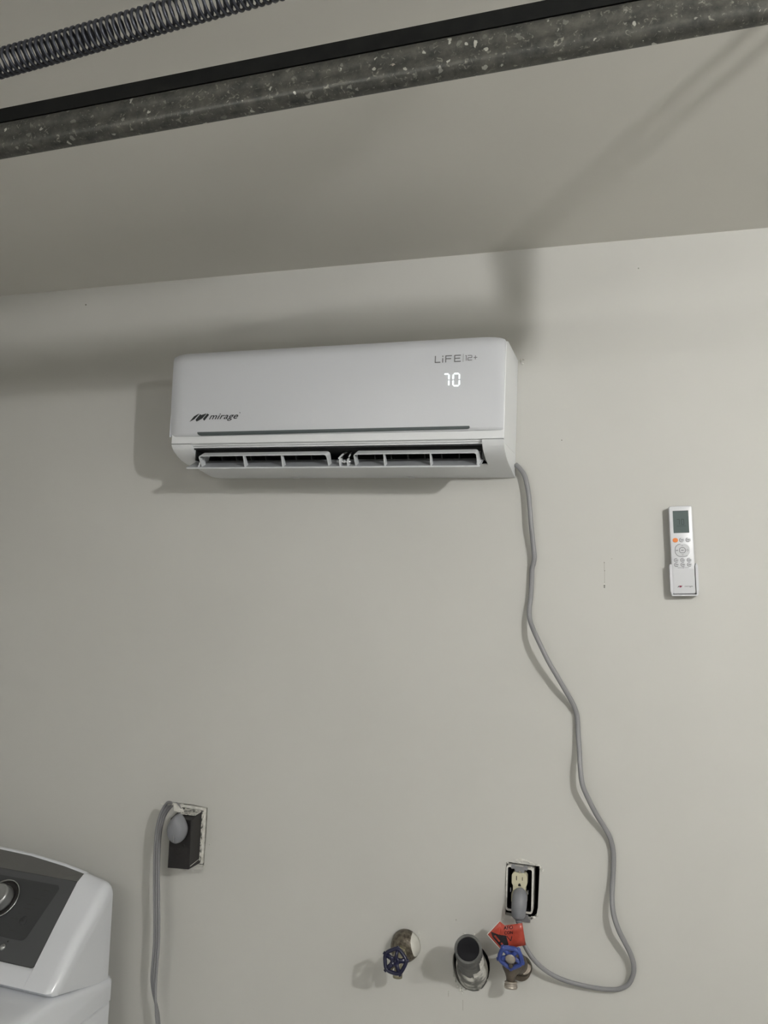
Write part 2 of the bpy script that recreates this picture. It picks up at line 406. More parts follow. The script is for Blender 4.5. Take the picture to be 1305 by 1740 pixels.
fs = [(i * n + j, (i + 1) * n + j, (i + 1) * n + j + 1, i * n + j + 1) for i in range(len(xs) - 1) for j in range(n - 1)]
q.add(vs, fs, True)
# returns at sides, top and bottom
rim = [g[i][0] for i in range(len(xs))] + g[-1][1:] + [g[i][-1] for i in range(len(xs) - 2, -1, -1)] + g[0][-2:0:-1]
back = [Vector((p.x, -.1785, p.z)) for p in rim]
m_ = len(rim); q.add(rim + back, [(i, (i + 1) % m_, (i + 1) % m_ + m_, i + m_) for i in range(m_)], True)
panel = q.build('front_panel', m_pan, ac, auto=.6)
q = MB()
def ps(x, z, o=.0005): return V(x, pd(x, z) + o, z)
zz = [(1.9215, 1.9300)]
outl = [(-.9500, 1.9300), (-.9495, 1.9262), (-.9455, 1.9228), (-.9400, 1.9215), (-.3190, 1.9240), (-.3150, 1.9250), (-.3135, 1.9275), (-.3150, 1.9305)]
q.add([ps(x, z, .0012) for x, z in outl], [tuple(range(len(outl)))])
q.build('trim_strip', m_strip, ac)
# seam lines where shell meets cheeks
for xa, xb in ((-1.0213, -.9700), (-.2890, -.2440)):
    q = MB(); q.box(xa, xb, .1700, .1788, 1.9033, 1.9040); q.build('seam', m_seam, ac)
# side seam line behind the panel
# logos
q = MB()
put_text(q, 'mirage', .0192, lambda x, y: ps(-.9205 + x, 1.9590 + y), width=.0740, fat=.0003, shear=.45)
q.lathe([(.0, 0), (.0011, .00001), (.0011, .0005), (0, .0005)], ps(-.8425, 1.9722, -.0001), (0, -1, 0), n=10)
logo = q.build('brand_lettering', m_logo, panel)
q = MB()
def em(pts):
    q.poly([ps(-.9713 + a * .0505, 1.9545 + b_ * .0180, .0003) for a, b_ in pts], Vector((0, -.0003, 0)))
em([(0, 0), (.225, .69), (.46, 1), (.5, 1), (.30, .47), (.24, .31)])
em([(.31, .25), (.54, .94), (.60, .83), (.84, 1), (.865, .97), (.65, .38), (.39, .03), (.35, .06)])
em([(.69, .34), (.91, 1), (1, .84), (.775, .125), (.74, .11)])
q.build('brand_emblem', m_logo, panel)
q = MB()
f2 = lambda x, y: ps(-.3905 + x, 2.0653 + y)
wd = .0021
L = [((0, 0), (0, .0150)), ((0, .001), (.0112, .001)), ((.0160, 0), (.0160, .0095)), ((.0160, .0120), (.0160, .0150)),
     ((.0225, 0), (.0225, .0150)), ((.0215, .0140), (.0355, .0140)), ((.0225, .0078), (.0340, .0078)),
     ((.0405, .0140), (.0545, .0140)), ((.0405, .0078), (.0530, .0078)), ((.0405, .001), (.0545, .001)), ((.0415, .001), (.0415, .0140))]
strokes(q, L, wd, f2)
strokes(q, [((.0595, -.0005), (.0595, .0165))], .0007, f2)
L = [((.0640, .0125), (.0660, .0125)), ((.0660, .0020), (.0660, .0132)), ((.0690, .0125), (.0770, .0125)), ((.0778, .0125), (.0778, .0075)), ((.0695, .0077), (.0780, .0077)), ((.0696, .0075), (.0696, .0025)), ((.0690, .0027), (.0785, .0027)),
     ((.0815, .0077), (.0890, .0077)), ((.0852, .0035), (.0852, .0120))]
strokes(q, L, .0014, f2)
q.build('model_lettering', m_lgrey, panel)
# lit seven-segment digits
q = MB()
def seg7(ox, oz, w_, h_, on):
    s_ = w_ * .06; t = .0030
    P = {'a': ((0, h_), (w_, h_)), 'b': ((w_, h_), (w_, h_ / 2)), 'c': ((w_, h_ / 2), (w_, 0)), 'd': ((0, 0), (w_, 0)), 'e': ((0, 0), (0, h_ / 2)), 'f': ((0, h_ / 2), (0, h_)), 'g': ((0, h_ / 2), (w_, h_ / 2))}
    for k in on:
        a, b_ = [Vector(v) for v in P[k]]; u = (b_ - a).normalized(); a = a + u * .0009; b_ = b_ - u * .0009; nn = Vector((-u.y, u.x)) * t / 2
        pts = [a, a + u * t / 2 + nn, b_ - u * t / 2 + nn, b_, b_ - u * t / 2 - nn, a + u * t / 2 - nn]
        q.add([ps(ox + p.x, oz + p.y, .0006) for p in pts], [tuple(range(6))])
seg7(-.3712, 2.0150, .0112, .0255, 'abc'); seg7(-.3510, 2.0150, .0130, .0255, 'abcdef')
q.build('temperature_display', m_led, panel)
# open louvre flap with its two frames
LU = Vector((0, -math.cos(math.radians(27)), -math.sin(math.radians(27))))   # towards the lip
LN = Vector((0, -math.sin(math.radians(27)), math.cos(math.radians(27))))
lip0 = V(0, .168, 1.8485)
def lf(x, u, nrm): return Vector((x, 0, 0)) + lip0 - LU * u + LN * nrm
q = MB()
fx0, fx1 = -.9835, -.2935
prof = [(.003, -.0008), (.003, .0014), (.053, .0012), (.055, 0), (.053, -.0010), (.010, -.0012)]
q.loft([[lf(fx0, u, h) for u, h in prof], [lf(fx1, u, h) for u, h in prof]])
flap = q.build('louvre_flap', m_flapface, ac)
q = MB(); prof = [(-.0005, -.0012), (-.0005, .0020), (.0035, .0020), (.0035, -.0014)]
q.loft([[lf(fx0, u, h) for u, h in prof], [lf(fx1, u, h) for u, h in prof]]); q.build('flap_lip', m_flap, flap, bevel=.0005)
def frame(xa, xb, xs_div):
    h, r, t = .030, .007, .0022
    outer, inner = [], []
    outer.append((xa, .001)); inner.append((xa + t, .001))
    for i in range(7):
        a = math.pi - i * math.pi / 12
        outer.append((xa + r + r * math.cos(a), h - r + r * math.sin(a))); inner.append((xa + r + (r - t) * math.cos(a), h - r + (r - t) * math.sin(a)))
    for i in range(7):
        a = math.pi / 2 - i * math.pi / 12
        outer.append((xb - r + r * math.cos(a), h - r + r * math.sin(a))); inner.append((xb - r + (r - t) * math.cos(a), h - r + (r - t) * math.sin(a)))
    outer.append((xb, .001)); inner.append((xb - t, .001))
    q = MB(); n = len(outer)
    # each station deepens towards the flap so the uprights are wedge shaped
    def dep(y): return .024 + (1 - min(y / h, 1)) * .002
    vs = []
    for (o_, i_) in zip(outer, inner):
        vs += [lf(o_[0], .002 + .006 * (1 - o_[1] / h), o_[1]), lf(i_[0], .002 + .006 * (1 - o_[1] / h), i_[1]), lf(i_[0], dep(o_[1]), i_[1]), lf(o_[0], dep(o_[1]), o_[1])]
    fs = []
    for k in range(n - 1):
        for j in range(4): fs.append((k * 4 + j, k * 4 + (j + 1) % 4, (k + 1) * 4 + (j + 1) % 4, (k + 1) * 4 + j))
    fs += [(0, 1, 2, 3), tuple((n - 1) * 4 + j for j in (3, 2, 1, 0))]
    q.add(vs, fs)
    for x in xs_div:
        q.loft([[lf(x - .0011, .003, h - .001), lf(x + .0011, .003, h - .001), lf(x + .0011, .012, h - .001), lf(x - .0011, .012, h - .001)],
                [lf(x - .0014, .002, .001), lf(x + .0014, .002, .001), lf(x + .0014, .018, .001), lf(x - .0014, .018, .001)]])
    return q.build('louvre_frame', m_flap, flap, bevel=.0004)
frame(-.9480, -.6300, (-.8330, -.7390)); frame(-.5690, -.2985, (-.5000, -.3980))
for sg, xa, xb in ((1, -.9560, -.9480), (-1, -.2960, -.2985)):
    q = MB(); q.poly([lf(xa, .004, .001), lf(xa, .050, .001), lf(xb, .050, .018), lf(xb, .012, .020)], Vector((.004 * sg, 0, 0))); q.build('end_bracket', m_flap, flap)
q = MB()      # centre hinge
for x in (-.6045, -.5860):
    q.poly([lf(x, .004, .001), lf(x, .004, .010), lf(x, .009, .017), lf(x, .018, .016), lf(x, .026, .001)], Vector((.0030 if x < -.6 else .0022, 0, 0)))
q.tube([lf(-.6110, .012, .009), lf(-.5800, .012, .009)], .0020, n=8)
q.tube([lf(-.5955, .012, .009), lf(-.5925, .012, .009)], .0032, n=8)
q.build('hinge', m_flap, flap)
q = MB()
q.tube([V(-.612, .10, 1.896), V(-.614, .12, 1.886), V(-.613, .148, 1.872)], [.003, .0022, .002], n=8)
q.build('swing_arm', m_abs, ac)
q = MB(); q.tube([V(-.600, .10, 1.896), V(-.596, .13, 1.878)], [.002, .0015], n=8)
q.build('swing_arm', m_abs, ac)
for k in range(3):
    q = MB(); p = lf(-.9583, .014 + .010 * k, .004 + .0035 * k); q.box(p.x - .0012, p.x + .0012, -p.y - .0016, -p.y + .0016, p.z - .0022, p.z + .0022); q.build('bracket_slot', m_seam, flap)
# ------------------------------------------------------------------ AC power cord with plug and warning tag
path = [(876, 789, .012), (884, 797, .016), (892, 810, .018), (898, 838, .020), (900.5, 866, .021), (902.5, 893, .022), (906, 925, .018), (908, 945, .016), (906.5, 957, .013), (904, 967, .010), (903.5, 985, .010), (902, 1012, .010), (899.5, 1032, .012), (900, 1050, .020),
        (905.5, 1068, .032), (914, 1087, .042), (931, 1122, .040), (946, 1148, .034), (960, 1172, .026), (972, 1193, .014), (979, 1210, .008), (981.5, 1226, .008), (982.5, 1248, .010), (984.5, 1275, .016), (986, 1305, .026), (990, 1334, .032), (1001, 1360, .030), (1014, 1385, .024),
        (1026, 1404, .016), (1036, 1422, .010), (1041, 1440, .008), (1042.5, 1458, .008), (1042, 1480, .008), (1040.5, 1505, .012), (1040, 1530, .020), (1043, 1555, .028), (1051, 1580, .032), (1061, 1600, .028), (1071, 1620, .022), (1076.5, 1638, .018), (1076, 1655, .016), (1068, 1672, .014),
        (1052, 1680.5, .013), (1030, 1681, .012), (1005, 1677.5, .013), (980, 1672, .016), (957, 1665, .020), (936, 1655, .026), (918, 1642, .032), (904, 1627, .036), (895, 1613, .036), (889, 1601, .034), (885.5, 1590, .032), (883.5, 1580, .031), (882, 1571, .030)]
q = MB()
pts = spline([at(*p) for p in path], 5)
q.tube(pts, .0054, n=12, flat=.82, ref=(1, 0, 0))
accord = thing('power_cord', at(1005, 1677, .013), 'grey power cord drooping from the air conditioner to the ivory outlet', 'cord')
q.build('cable', m_cord, accord)
q = MB()      # moulded right-angle plug
pl = [(884, 1520, .004, .0140), (883.7, 1521, .012, .0148), (883.5, 1522, .018, .0154), (883, 1526, .024, .0158), (882.3, 1535, .028, .0160), (881.5, 1544, .030, .0155), (881, 1551, .0305, .0148), (881, 1557.5, .0305, .0138), (881, 1560.5, .0305, .0105)]
q.tube([at(a, b_, c) for a, b_, c, r in pl], [r for *_, r in pl], n=20, flat=1.0, ref=(1, 0, 0))
q.build('plug', m_plug, accord)
q = MB()
for k in range(4):
    a = at(881 + .35 * k, 1559.5 + 3.1 * k, .0305); b_ = at(881 + .35 * k + .2, 1561.6 + 3.1 * k, .0305)
    q.tube([a, b_], .0076 - .0004 * k, n=14)
q.tube([at(881, 1556, .0305), at(882.6, 1574, .030)], .0058, n=12)
q.build('strain_relief', m_plug, accord)
# warning tag
def td(px, py):
    u = (890 - px) / 62.0
    return .044 + .026 * u + .004 * math.sin(u * 9 + .6) * (1 - u)
def tp(px, py, o=0): 
    return at(px, py, td(px, py) + o)
def tgrid(mb, quad, nu, nv, o, smooth=True):
    """quad in photo px: four corners a,b,c,d"""
    a, b_, c, d_ = [Vector(p) for p in quad]; vs = []
    for i in range(nu + 1):
        for j in range(nv + 1):
            u, v = i / nu, j / nv
            p = (a * (1 - u) + b_ * u) * (1 - v) + (d_ * (1 - u) + c * u) * v
            vs.append(tp(p.x, p.y, o))
    mb.add(vs, [(i * (nv + 1) + j, (i + 1) * (nv + 1) + j, (i + 1) * (nv + 1) + j + 1, i * (nv + 1) + j + 1) for i in range(nu) for j in range(nv)], smooth)
q = MB()
tgrid(q, [(887.5, 1568.5), (858, 1572.5), (865, 1611), (893.5, 1606)], 14, 3, 0)
tgrid(q, [(858, 1572.5), (849, 1565.5), (852, 1615), (865, 1611)], 4, 3, 0)
tgrid(q, [(849, 1565.5), (828, 1588), (828, 1588), (852, 1615)], 8, 4, 0)
wt = q.build('warning_tag', m_red, accord); wt['label'] = 'red warning tag wrapped on the cord below the plug'
md = wt.modifiers.new('s', 'SOLIDIFY'); md.thickness = .0004; md.offset = 0
q = MB()
def tline(mb, a, b_, wpx, o=.0008, k=6):
    a = Vector(a); b_ = Vector(b_); t = (b_ - a).normalized(); nn = Vector((-t.y, t.x)) * wpx / 2
    for i in range(k):
        p = a + (b_ - a) * i / k; r_ = a + (b_ - a) * (i + 1) / k
        mb.add([tp(p.x + nn.x, p.y + nn.y, o), tp(r_.x + nn.x, r_.y + nn.y, o), tp(r_.x - nn.x, r_.y - nn.y, o), tp(p.x - nn.x, p.y - nn.y, o)], [(0, 1, 2, 3)])
tline(q, (849, 1565.2), (828, 1588), 1.0); tline(q, (828, 1588), (852.5, 1615.5), 1.0)
q.build('tag_edge', m_paper, wt)
q = MB()
tgrid(q, [(834, 1583), (848, 1588.5), (851, 1609), (837, 1592)], 6, 6, .0008)
tgrid(q, [(848, 1588.5), (860, 1590), (864, 1604), (851, 1609)], 5, 5, .0008)
tgrid(q, [(851, 1609), (864, 1604), (862, 1609), (853, 1614)], 4, 3, .0008)
for a, b_ in (((861, 1590.5), (867.7, 1599)), ((867.7, 1599), (870, 1591))): tline(q, a, b_, 1.3)
def tl(mb, txt, px, py, wpx, hpx, sh=0):
    vs, fs = text_polys(txt, 1.0); x0 = min(v.x for v in vs); x1 = max(v.x for v in vs); y0 = min(v.y for v in vs); y1 = max(v.y for v in vs)
    for ex in (0, .35): mb.add([tp(px + ex + (v.x - x0) / (x1 - x0) * wpx, py - (v.y - y0) / (y1 - y0) * hpx - (v.x - x0) / (x1 - x0) * sh, .0008) for v in vs], fs)
tl(q, 'AFO', 856, 1580, 15, 6, 1.5); tl(q, 'CON', 857, 1588, 14, 5.4, .8)
q.build('tag_print', m_prtblk, wt)
q = MB()
tgrid(q, [(839, 1590), (842, 1589), (850, 1599), (848, 1601)], 4, 3, .0014)
tgrid(q, [(850.5, 1602.5), (853, 1601.5), (855.5, 1605), (853, 1607)], 3, 3, .0014)
q.build('exclamation_mark', m_red, wt)

# ------------------------------------------------------------------ ivory outlet in its box
ro = thing('wall_outlet', V(-.2135, 0, .905), 'uncovered ivory duplex outlet in a ragged wall cut-out, grey plug in it', 'outlet')
q = MB()
def ring(mb, outer, inner, d0, d1):
    n = len(outer)
    a = [V(x, d1, z) for x, z in outer]; b_ = [V(x, d1, z) for x, z in inner]; c = [V(x, d0, z) for x, z in inner]; e_ = [V(x, d0, z) for x, z in outer]
    mb.add(a + b_ + c + e_, [(i, (i + 1) % n, (i + 1) % n + n, i + n) for i in range(n)] + [(i + n, (i + 1) % n + n, (i + 1) % n + 2 * n, i + 2 * n) for i in range(n)] + [(i + 3 * n, (i + 1) % n + 3 * n, (i + 1) % n, i) for i in range(n)])
bo = rrect(.0575, .0935, .006, cx=-.2128, cy=.9625); bi = rrect(.0515, .0865, .004, cx=-.2128, cy=.9625)
ring(q, bo, bi, -.05, .0035)
q.build('box_rim', m_plaster, ro)
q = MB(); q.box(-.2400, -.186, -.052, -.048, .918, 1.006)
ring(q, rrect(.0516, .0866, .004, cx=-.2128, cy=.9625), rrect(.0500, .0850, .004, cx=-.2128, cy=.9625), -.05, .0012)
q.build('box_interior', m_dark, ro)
q = MB()
q.box(-.2225, -.2035, .0005, .0035, .993, 1.009)
q.poly([V(x, .0030, z) for x, z in [(-.2320, 1.0050), (-.2300, 1.0125), (-.2245, 1.0130), (-.2225, 1.0095), (-.2055, 1.0095), (-.2030, 1.0140), (-.1975, 1.0140), (-.1955, 1.0075), (-.1975, 1.0035), (-.2030, 1.0035), (-.2035, .9990), (-.2225, .9990), (-.2245, 1.0040), (-.2300, 1.0030)]], V(0, .0018, 0))
q.build('mounting_yoke', m_zinc, ro, bevel=.0003)
q = MB(); q.box(-.2225, -.2035, .0005, .0035, .903, .932); q.poly([V(x, .0030, z) for x, z in [(-.2120, .9140), (-.1930, .9135), (-.1930, .9060), (-.1885, .9050), (-.1885, .8985), (-.2060, .8985), (-.2120, .9020)]], V(0, .0018, 0))
q.build('lower_yoke', m_zinc, ro, bevel=.0003)
q = MB(); q.lathe([(0, 0), (.0028, 0), (.0030, .001), (.002, .002), (0, .0022)], V(-.2130, .0046, .9985), (0, -1, 0), n=14)
q.build('mounting_screw', m_thread, ro)
q = MB()
def face(cz):
    out = []
    for k in range(36):
        a = 2 * math.pi * k / 36; x = .0182 * math.cos(a); z = .0182 * math.sin(a)
        z = max(-.0142, min(.0142, z)); x = max(-.0162, min(.0162, x)); out.append((x - .2130, z + cz))
    return out
recs = []
for cz in (.9830, .9450):
    q = MB(); q.poly([V(x, -.01, z) for x, z in face(cz)], V(0, .0165, 0)); recs.append(q.build('receptacle_face', m_ivory, ro, bevel=.0006))
q = MB(); q.box(-.2265, -.1995, -.01, .0052, .9400, .9880); q.build('outlet_bridge', m_ivory, ro, bevel=.0005)
for xa, xb, za, zb in ((-.2198, -.2183, .9815, .9905), (-.2072, -.2060, .9825, .9895)):
    q = MB(); q.box(xa, xb, .0066, .0069, za, zb); q.build('blade_slot', m_prtblk, recs[0])
q = MB(); q.poly([V(x, .0066, z) for x, z in [(-.2153, .9702), (-.2097, .9702), (-.2097, .9729), (-.2108, .9752), (-.2125, .9760), (-.2142, .9752), (-.2153, .9729)]], V(0, .0003, 0)); q.build('ground_hole', m_prtblk, recs[0])
q = MB(); q.poly([V(x, .0053, z) for x, z in rrect(.0030, .0034, .0014, cx=-.2125, cy=.9655)], V(0, .0004, 0)); q.build('centre_screw', m_prtblk, ro)
for xa in (-.1960, -.2325):
    q = MB(); q.box(xa, xa + .002, .001, .003, .955, .963); q.build('terminal_screw', m_zinc, ro)

# ------------------------------------------------------------------ left outlet: black surface box in cut-out, grey plug, hanging cord
lo = thing('box_outlet', V(-1.0, 0, .905), 'black box outlet standing out of a rough square wall cut-out', 'outlet')
q = MB()
ring(q, rrect(.0745, .1315, .002, n=2, cx=-1.0105, cy=.9735), rrect(.066, .122, .002, n=2, cx=-1.0115, cy=.9725), -.03, .0030)
q.build('box_flange', m_plaster, lo)
q = MB()
q.loft([[V(x, -.02, z) for x, z in ((-1.0340, .9100), (-.9790, .9100), (-.9790, 1.0320), (-1.0340, 1.0320))],
        [V(x, .018, z) for x, z in ((-1.0340, .9100), (-.9790, .9100), (-.9790, 1.0320), (-1.0340, 1.0320))],
        [V(x, .0670, z) for x, z in ((-1.0290, .9115), (-.9720, .9160), (-.9725, 1.0285), (-1.0290, 1.0250))]])
q.build('outlet_body', m_black, lo, bevel=.0012)
m_over2 = vary(mat('overspray_paint', (.4, .4, .38), .8), (.10, .10, .095), (.62, .61, .57), scale=130, detail=3, lo=.40, hi=.52)
q = MB()   # paint overspray on the box
q.loft([[V(x, .004, z) for x, z in ((-1.0280, 1.0322), (-.9795, 1.0322), (-.9795, 1.0335), (-1.0280, 1.0335))], [V(x, .044, z) for x, z in ((-1.0200, 1.0300), (-.9772, 1.0312), (-.9772, 1.0322), (-1.0200, 1.0310))]])
q.build('paint_overspray', m_over2, lo)
q = MB(); q.box(-.9788, -.9776, .002, .010, .916, 1.033); q.build('paint_overspray', m_over2, lo)
q = MB(); pts_ = [at(330, 1467.5, .060), at(346, 1456.5, .012)]; q.tube([V(-.9712, .063, .9225), V(-.9783, .008, .9215)], .0006, n=6)
q.build('edge_chip', m_plaster, lo)
q = MB(); q.lathe([(.0052, .0672), (.0062, .0676), (.0062, .0680), (.0050, .0680)], (-1.0035, 0, .9525), (0, -1, 0), n=20); q.build('knockout', m_black, lo)
q = MB(); q.lathe([(.0035, .0670), (.0045, .0676), (.003, .0680)], (-.9905, 0, .9675), (0, -1, 0), n=12); q.build('knockout', m_black, lo)

lc = thing('hanging_cord', V(-1.06, .05, .5), 'grey triple-strand flat cord hanging from the black outlet box beside the laundry machine', 'cord')
cp = [(306, 1380, .092), (301, 1370, .086), (294, 1365, .074), (287, 1368, .062), (279, 1379, .056), (273.5, 1393, .054), (269.5, 1412, .052), (267, 1440, .052), (266, 1480, .052), (266, 1520, .052), (266.5, 1560, .052), (266, 1600, .052), (263.5, 1635, .052), (261.5, 1665, .050), (262.5, 1690, .048), (266, 1715, .046), (269, 1745, .044), (270, 1790, .040), (268, 1850, .034), (262, 1950, .030)]
cpts = spline([at(*p) for p in cp], 6)
q = MB()
for off in (-1, 0, 1):
    sub = []
    for i, p in enumerate(cpts):
        t = (cpts[min(i + 1, len(cpts) - 1)] - cpts[max(i - 1, 0)]).normalized()
        wdir = Vector((1, -.15, 0)); wdir = (wdir - t * wdir.dot(t)).normalized()
        fade = min(1, .3 + i / 24)
        tw = max(0, min(1, (i - 78) / 14.0))            # the ribbon turns edge-on low down
        wv = wdir * math.cos(tw * 1.15) + t.cross(wdir) * math.sin(tw * 1.15)
        sub.append(p + wv * off * .0065 * fade)
    q.tube(sub, .0033, n=12)
q.build('cable', m_cord, lc)
q = MB()      # teardrop plug
secs = []
prof_ = [(0.0004, .066, .86), (.004, .068, .97), (.012, .074, 1.0), (.020, .080, .98), (.026, .085, .88), (.030, .089, .72), (.0325, .092, .50), (.0335, .094, .2)]
def tear(s_):
    out = []
    for k in range(36):
        a = 2 * math.pi * k / 36
        x = .0232 * math.sin(a); z = .0330 * math.cos(a)
        if z > 0: x *= 1 - .42 * (z / .033) ** 1.6
        out.append((x * s_, z * s_))
    return out
for h, dd, sc in prof_:
    secs.append([V(-1.0010 + x, .067 + h, 1.0090 + z) for x, z in tear(sc)])
q.loft(secs, smooth=True)
q.build('plug', m_plug, lc)
q = MB(); q.tube([V(-.999 , .1008, .9990), V(-.9965, .1012, .9915), V(-.9985, .1005, .9850)], .0012, n=6); q.build('grip_ridge', m_cord, lc)
q = MB()      # painted strap over the cord top
q.poly([at(295, 1364, .094), at(300, 1365, .098), at(307, 1374, .101), at(311, 1373, .101), at(313, 1380, .098), at(302, 1379.5, .101), at(296, 1377, .098)], V(0, .0016, 0))
q.poly([at(277, 1366, .050), at(288, 1362, .060), at(296, 1364, .090), at(294, 1368, .090), at(284, 1367, .062)], V(0, .0015, 0))
q.tube([at(308.5, 1372, .09), at(310, 1366, .06), at(311, 1366, .03)], .0015, n=6)
q.build('cord_clamp', m_plaster, lc)

# ------------------------------------------------------------------ remote in its wall holder
ang = .052
rc, rs = math.cos(ang), math.sin(ang)
RO = V(.1126, 0, 1.5985)
def rl(u, v, d):      # local to the leaning remote
    return V(RO.x + u * rc - v * rs, d, RO.z + u * rs + v * rc)
hold = thing('remote_holder', RO, 'white wall cradle holding the remote control', 'holder')
rem = thing('remote_control', RO, 'white remote control with grey screen and orange button on the wall', 'remote control')
def lpoly(mb, pts, d0, th): mb.poly([rl(u, v, d0) for u, v in pts], V(0, th, 0))
q = MB(); lpoly(q, rrect(.0500, .068, .006, cx=0, cy=.0345), .0005, .0025)
lpoly(q, [(-.0268, .010), (-.0238, .003), (-.0220, .003), (-.0220, .066), (-.0245, .0668), (-.0268, .064)], .0005, .0240)
lpoly(q, [(.0232, .003), (.0268, .007), (.0285, .014), (.0285, .062), (.0262, .0680), (.0232, .062)], .0005, .0225)
lpoly(q, [(-.0245, .0005), (.0250, .0005), (.0275, .006), (.0225, .0034), (-.0225, .0034), (-.0262, .006)], .0005, .0225)
q.build('cradle', m_rem, hold, bevel=.0012)
q = MB()
tp_ = rrect(.0455, .183, .0045, cx=0, cy=.0955)
secs = [[rl(u, v, .0055) for u, v in rrect(.043, .181, .0045, cx=0, cy=.0955)], [rl(u, v, .0085) for u, v in tp_], [rl(u, v, .0215) for u, v in tp_], [rl(u, v, .0240) for u, v in rrect(.0440, .1815, .0042, cx=0, cy=.0955)], [rl(u, v, .0248) for u, v in rrect(.0405, .178, .0035, cx=0, cy=.0955)]]
q.loft(secs, smooth=True)
rb = q.build('casing', m_rem, rem, auto=.45)
RD = .0248
q = MB(); lpoly(q, rrect(.0305, .0460, .0008, n=2, cx=0, cy=.1535), RD - .0005, .0008); lcd = q.build('screen', m_lcd, rem)
q = MB()
def fr(u, v): return rl(u, v, RD + .0005)
strokes(q, [((-.0080, .1590), (-.0030, .1590)), ((-.0030, .1590), (-.0030, .1480)), ((.0010, .1590), (.0055, .1590)), ((.0010, .1480), (.0055, .1480)), ((.0010, .1480), (.0010, .1590)), ((.0055, .1480), (.0055, .1590))], .0010, fr)
strokes(q, [((-.0085, .1450), (.0090, .1450))], .0007, fr)
q.build('screen_digits', m_lcdink, lcd)
q = MB(); strokes(q, [((-.0153, .1762), (.0153, .1762))], .0012, fr); q.build('screen_shadow_line', m_lcdink, lcd)
q = MB(); lpoly(q, rrect(.0104, .0092, .0044, cx=-.0128, cy=.1157), RD - .0005, .0016); pb = q.build('button', m_orange, rem, bevel=.0004); pb['label'] = 'orange power button'
def ringstroke(mb, w_, h_, r, cx, cy, t, part=None, d=None):
    o_ = rrect(w_, h_, r, cx=cx, cy=cy); i_ = rrect(w_ - 2 * t, h_ - 2 * t, max(r - t, .0002), cx=cx, cy=cy)
    n = len(o_)
    for k in range(n):
        if part and not part(o_[k][0] - cx, o_[k][1] - cy): continue
        k2 = (k + 1) % n
        mb.add([rl(*o_[k], d or RD + .0003), rl(*o_[k2], d or RD + .0003), rl(*i_[k2], d or RD + .0003), rl(*i_[k], d or RD + .0003)], [(0, 1, 2, 3)])
rowcfg = [(0, .1157, .0098, .0082), (.0124, .1157, .0098, .0082)] + [(u, v, .0094, .0072) for v in (.0742, .0648) for u in (-.0124, 0, .0124)]
for (u, v, w_, h_) in rowcfg:
    q = MB(); lpoly(q, rrect(w_, h_, .0034, cx=u, cy=v), RD - .0005, .0009); bt = q.build('button', m_btn, rem)
    q = MB(); ringstroke(q, w_ + .0006, h_ + .0006, .0037, u, v, .0010, part=lambda a, c: a < w_ * .15, d=RD + .0006)
    strokes(q, [((u - .0026, v), (u + .0030, v))], .0012, lambda a, c: rl(a, c, RD + .0007))
    q.build('button_mark', m_btnedge, bt)
q = MB(); lpoly(q, rrect(.0285, .0265, .0110, cx=0, cy=.0945), RD - .0005, .0008); dpad = q.build('navigation_pad', m_btn, rem)
q = MB()
ringstroke(q, .0290, .0270, .0112, 0, .0945, .0010, part=lambda a, c: a < 0 or c < -.012, d=RD + .0005)
q.build('pad_outline', m_btnedge, dpad)
q = MB(); ringstroke(q, .0122, .0118, .0045, 0, .0945, .0010, d=RD + .0006); q.build('pad_outline', m_btnedge, dpad)
q = MB()
fr2 = lambda a, c: rl(a, c, RD + .0006)
strokes(q, [((-.0018, .1028), (0, .1042)), ((0, .1042), (.0018, .1028)), ((-.0018, .0858), (0, .0848)), ((0, .0848), (.0018, .0858))], .0006, fr2)
q.build('arrow_marks', m_btnedge, dpad); q = MB()
strokes(q, [((-.0125, .0942), (-.0085, .0948)), ((-.0026, .0945), (.0024, .0945))], .0014, fr2); q.build('pad_print', m_btnedge, dpad); q = MB()
ringstroke(q, .0042, .0038, .0018, .0098, .0945, .0006, d=RD + .0006); q.build('clock_mark', m_btnedge, dpad); q = MB()
strokes(q, [((-.0110, .0583), (.0115, .0583))], .0006, fr2); strokes(q, [((-.0006, .0583), (.0006, .0583))], .0016, fr2); q.build('printed_line', m_btnedge, rb)
q = MB(); lpoly(q, [(-.0185, .0062), (.0205, .0062), (.0205, .0560), (-.0185, .0560)], RD - .0004, .0006); cvr = q.build('battery_cover', m_btn, rem)
q = MB(); put_text(q, 'mirage', .0045, lambda a, c: rl(.0005 + a, .0190 + c, RD + .0004), width=.0160, shear=.4)
q.poly([rl(*p, RD + .0004) for p in ((-.0135, .0180), (-.0105, .0215), (-.0090, .0215), (-.0105, .0190))], V(0, .0001, 0))
q.build('brand_lettering', m_logo, cvr)
q = MB(); q.poly([rl(*p, RD + .0004) for p in ((-.0100, .0190), (-.0080, .0225), (-.0060, .0212), (-.0035, .0225), (-.0050, .0190), (-.0075, .0180))], V(0, .0001, 0)); q.build('brand_emblem', m_maroon, cvr)
q = MB(); lpoly(q, [(.0208, .0050), (.0222, .0050), (.0222, .0640), (.0208, .0600)], RD - .0012, .0008); lpoly(q, [(-.0180, .0050), (.0222, .0050), (.0222, .0062), (-.0180, .0062)], RD - .0012, .0008); q.build('gap_line', m_seam, rem)

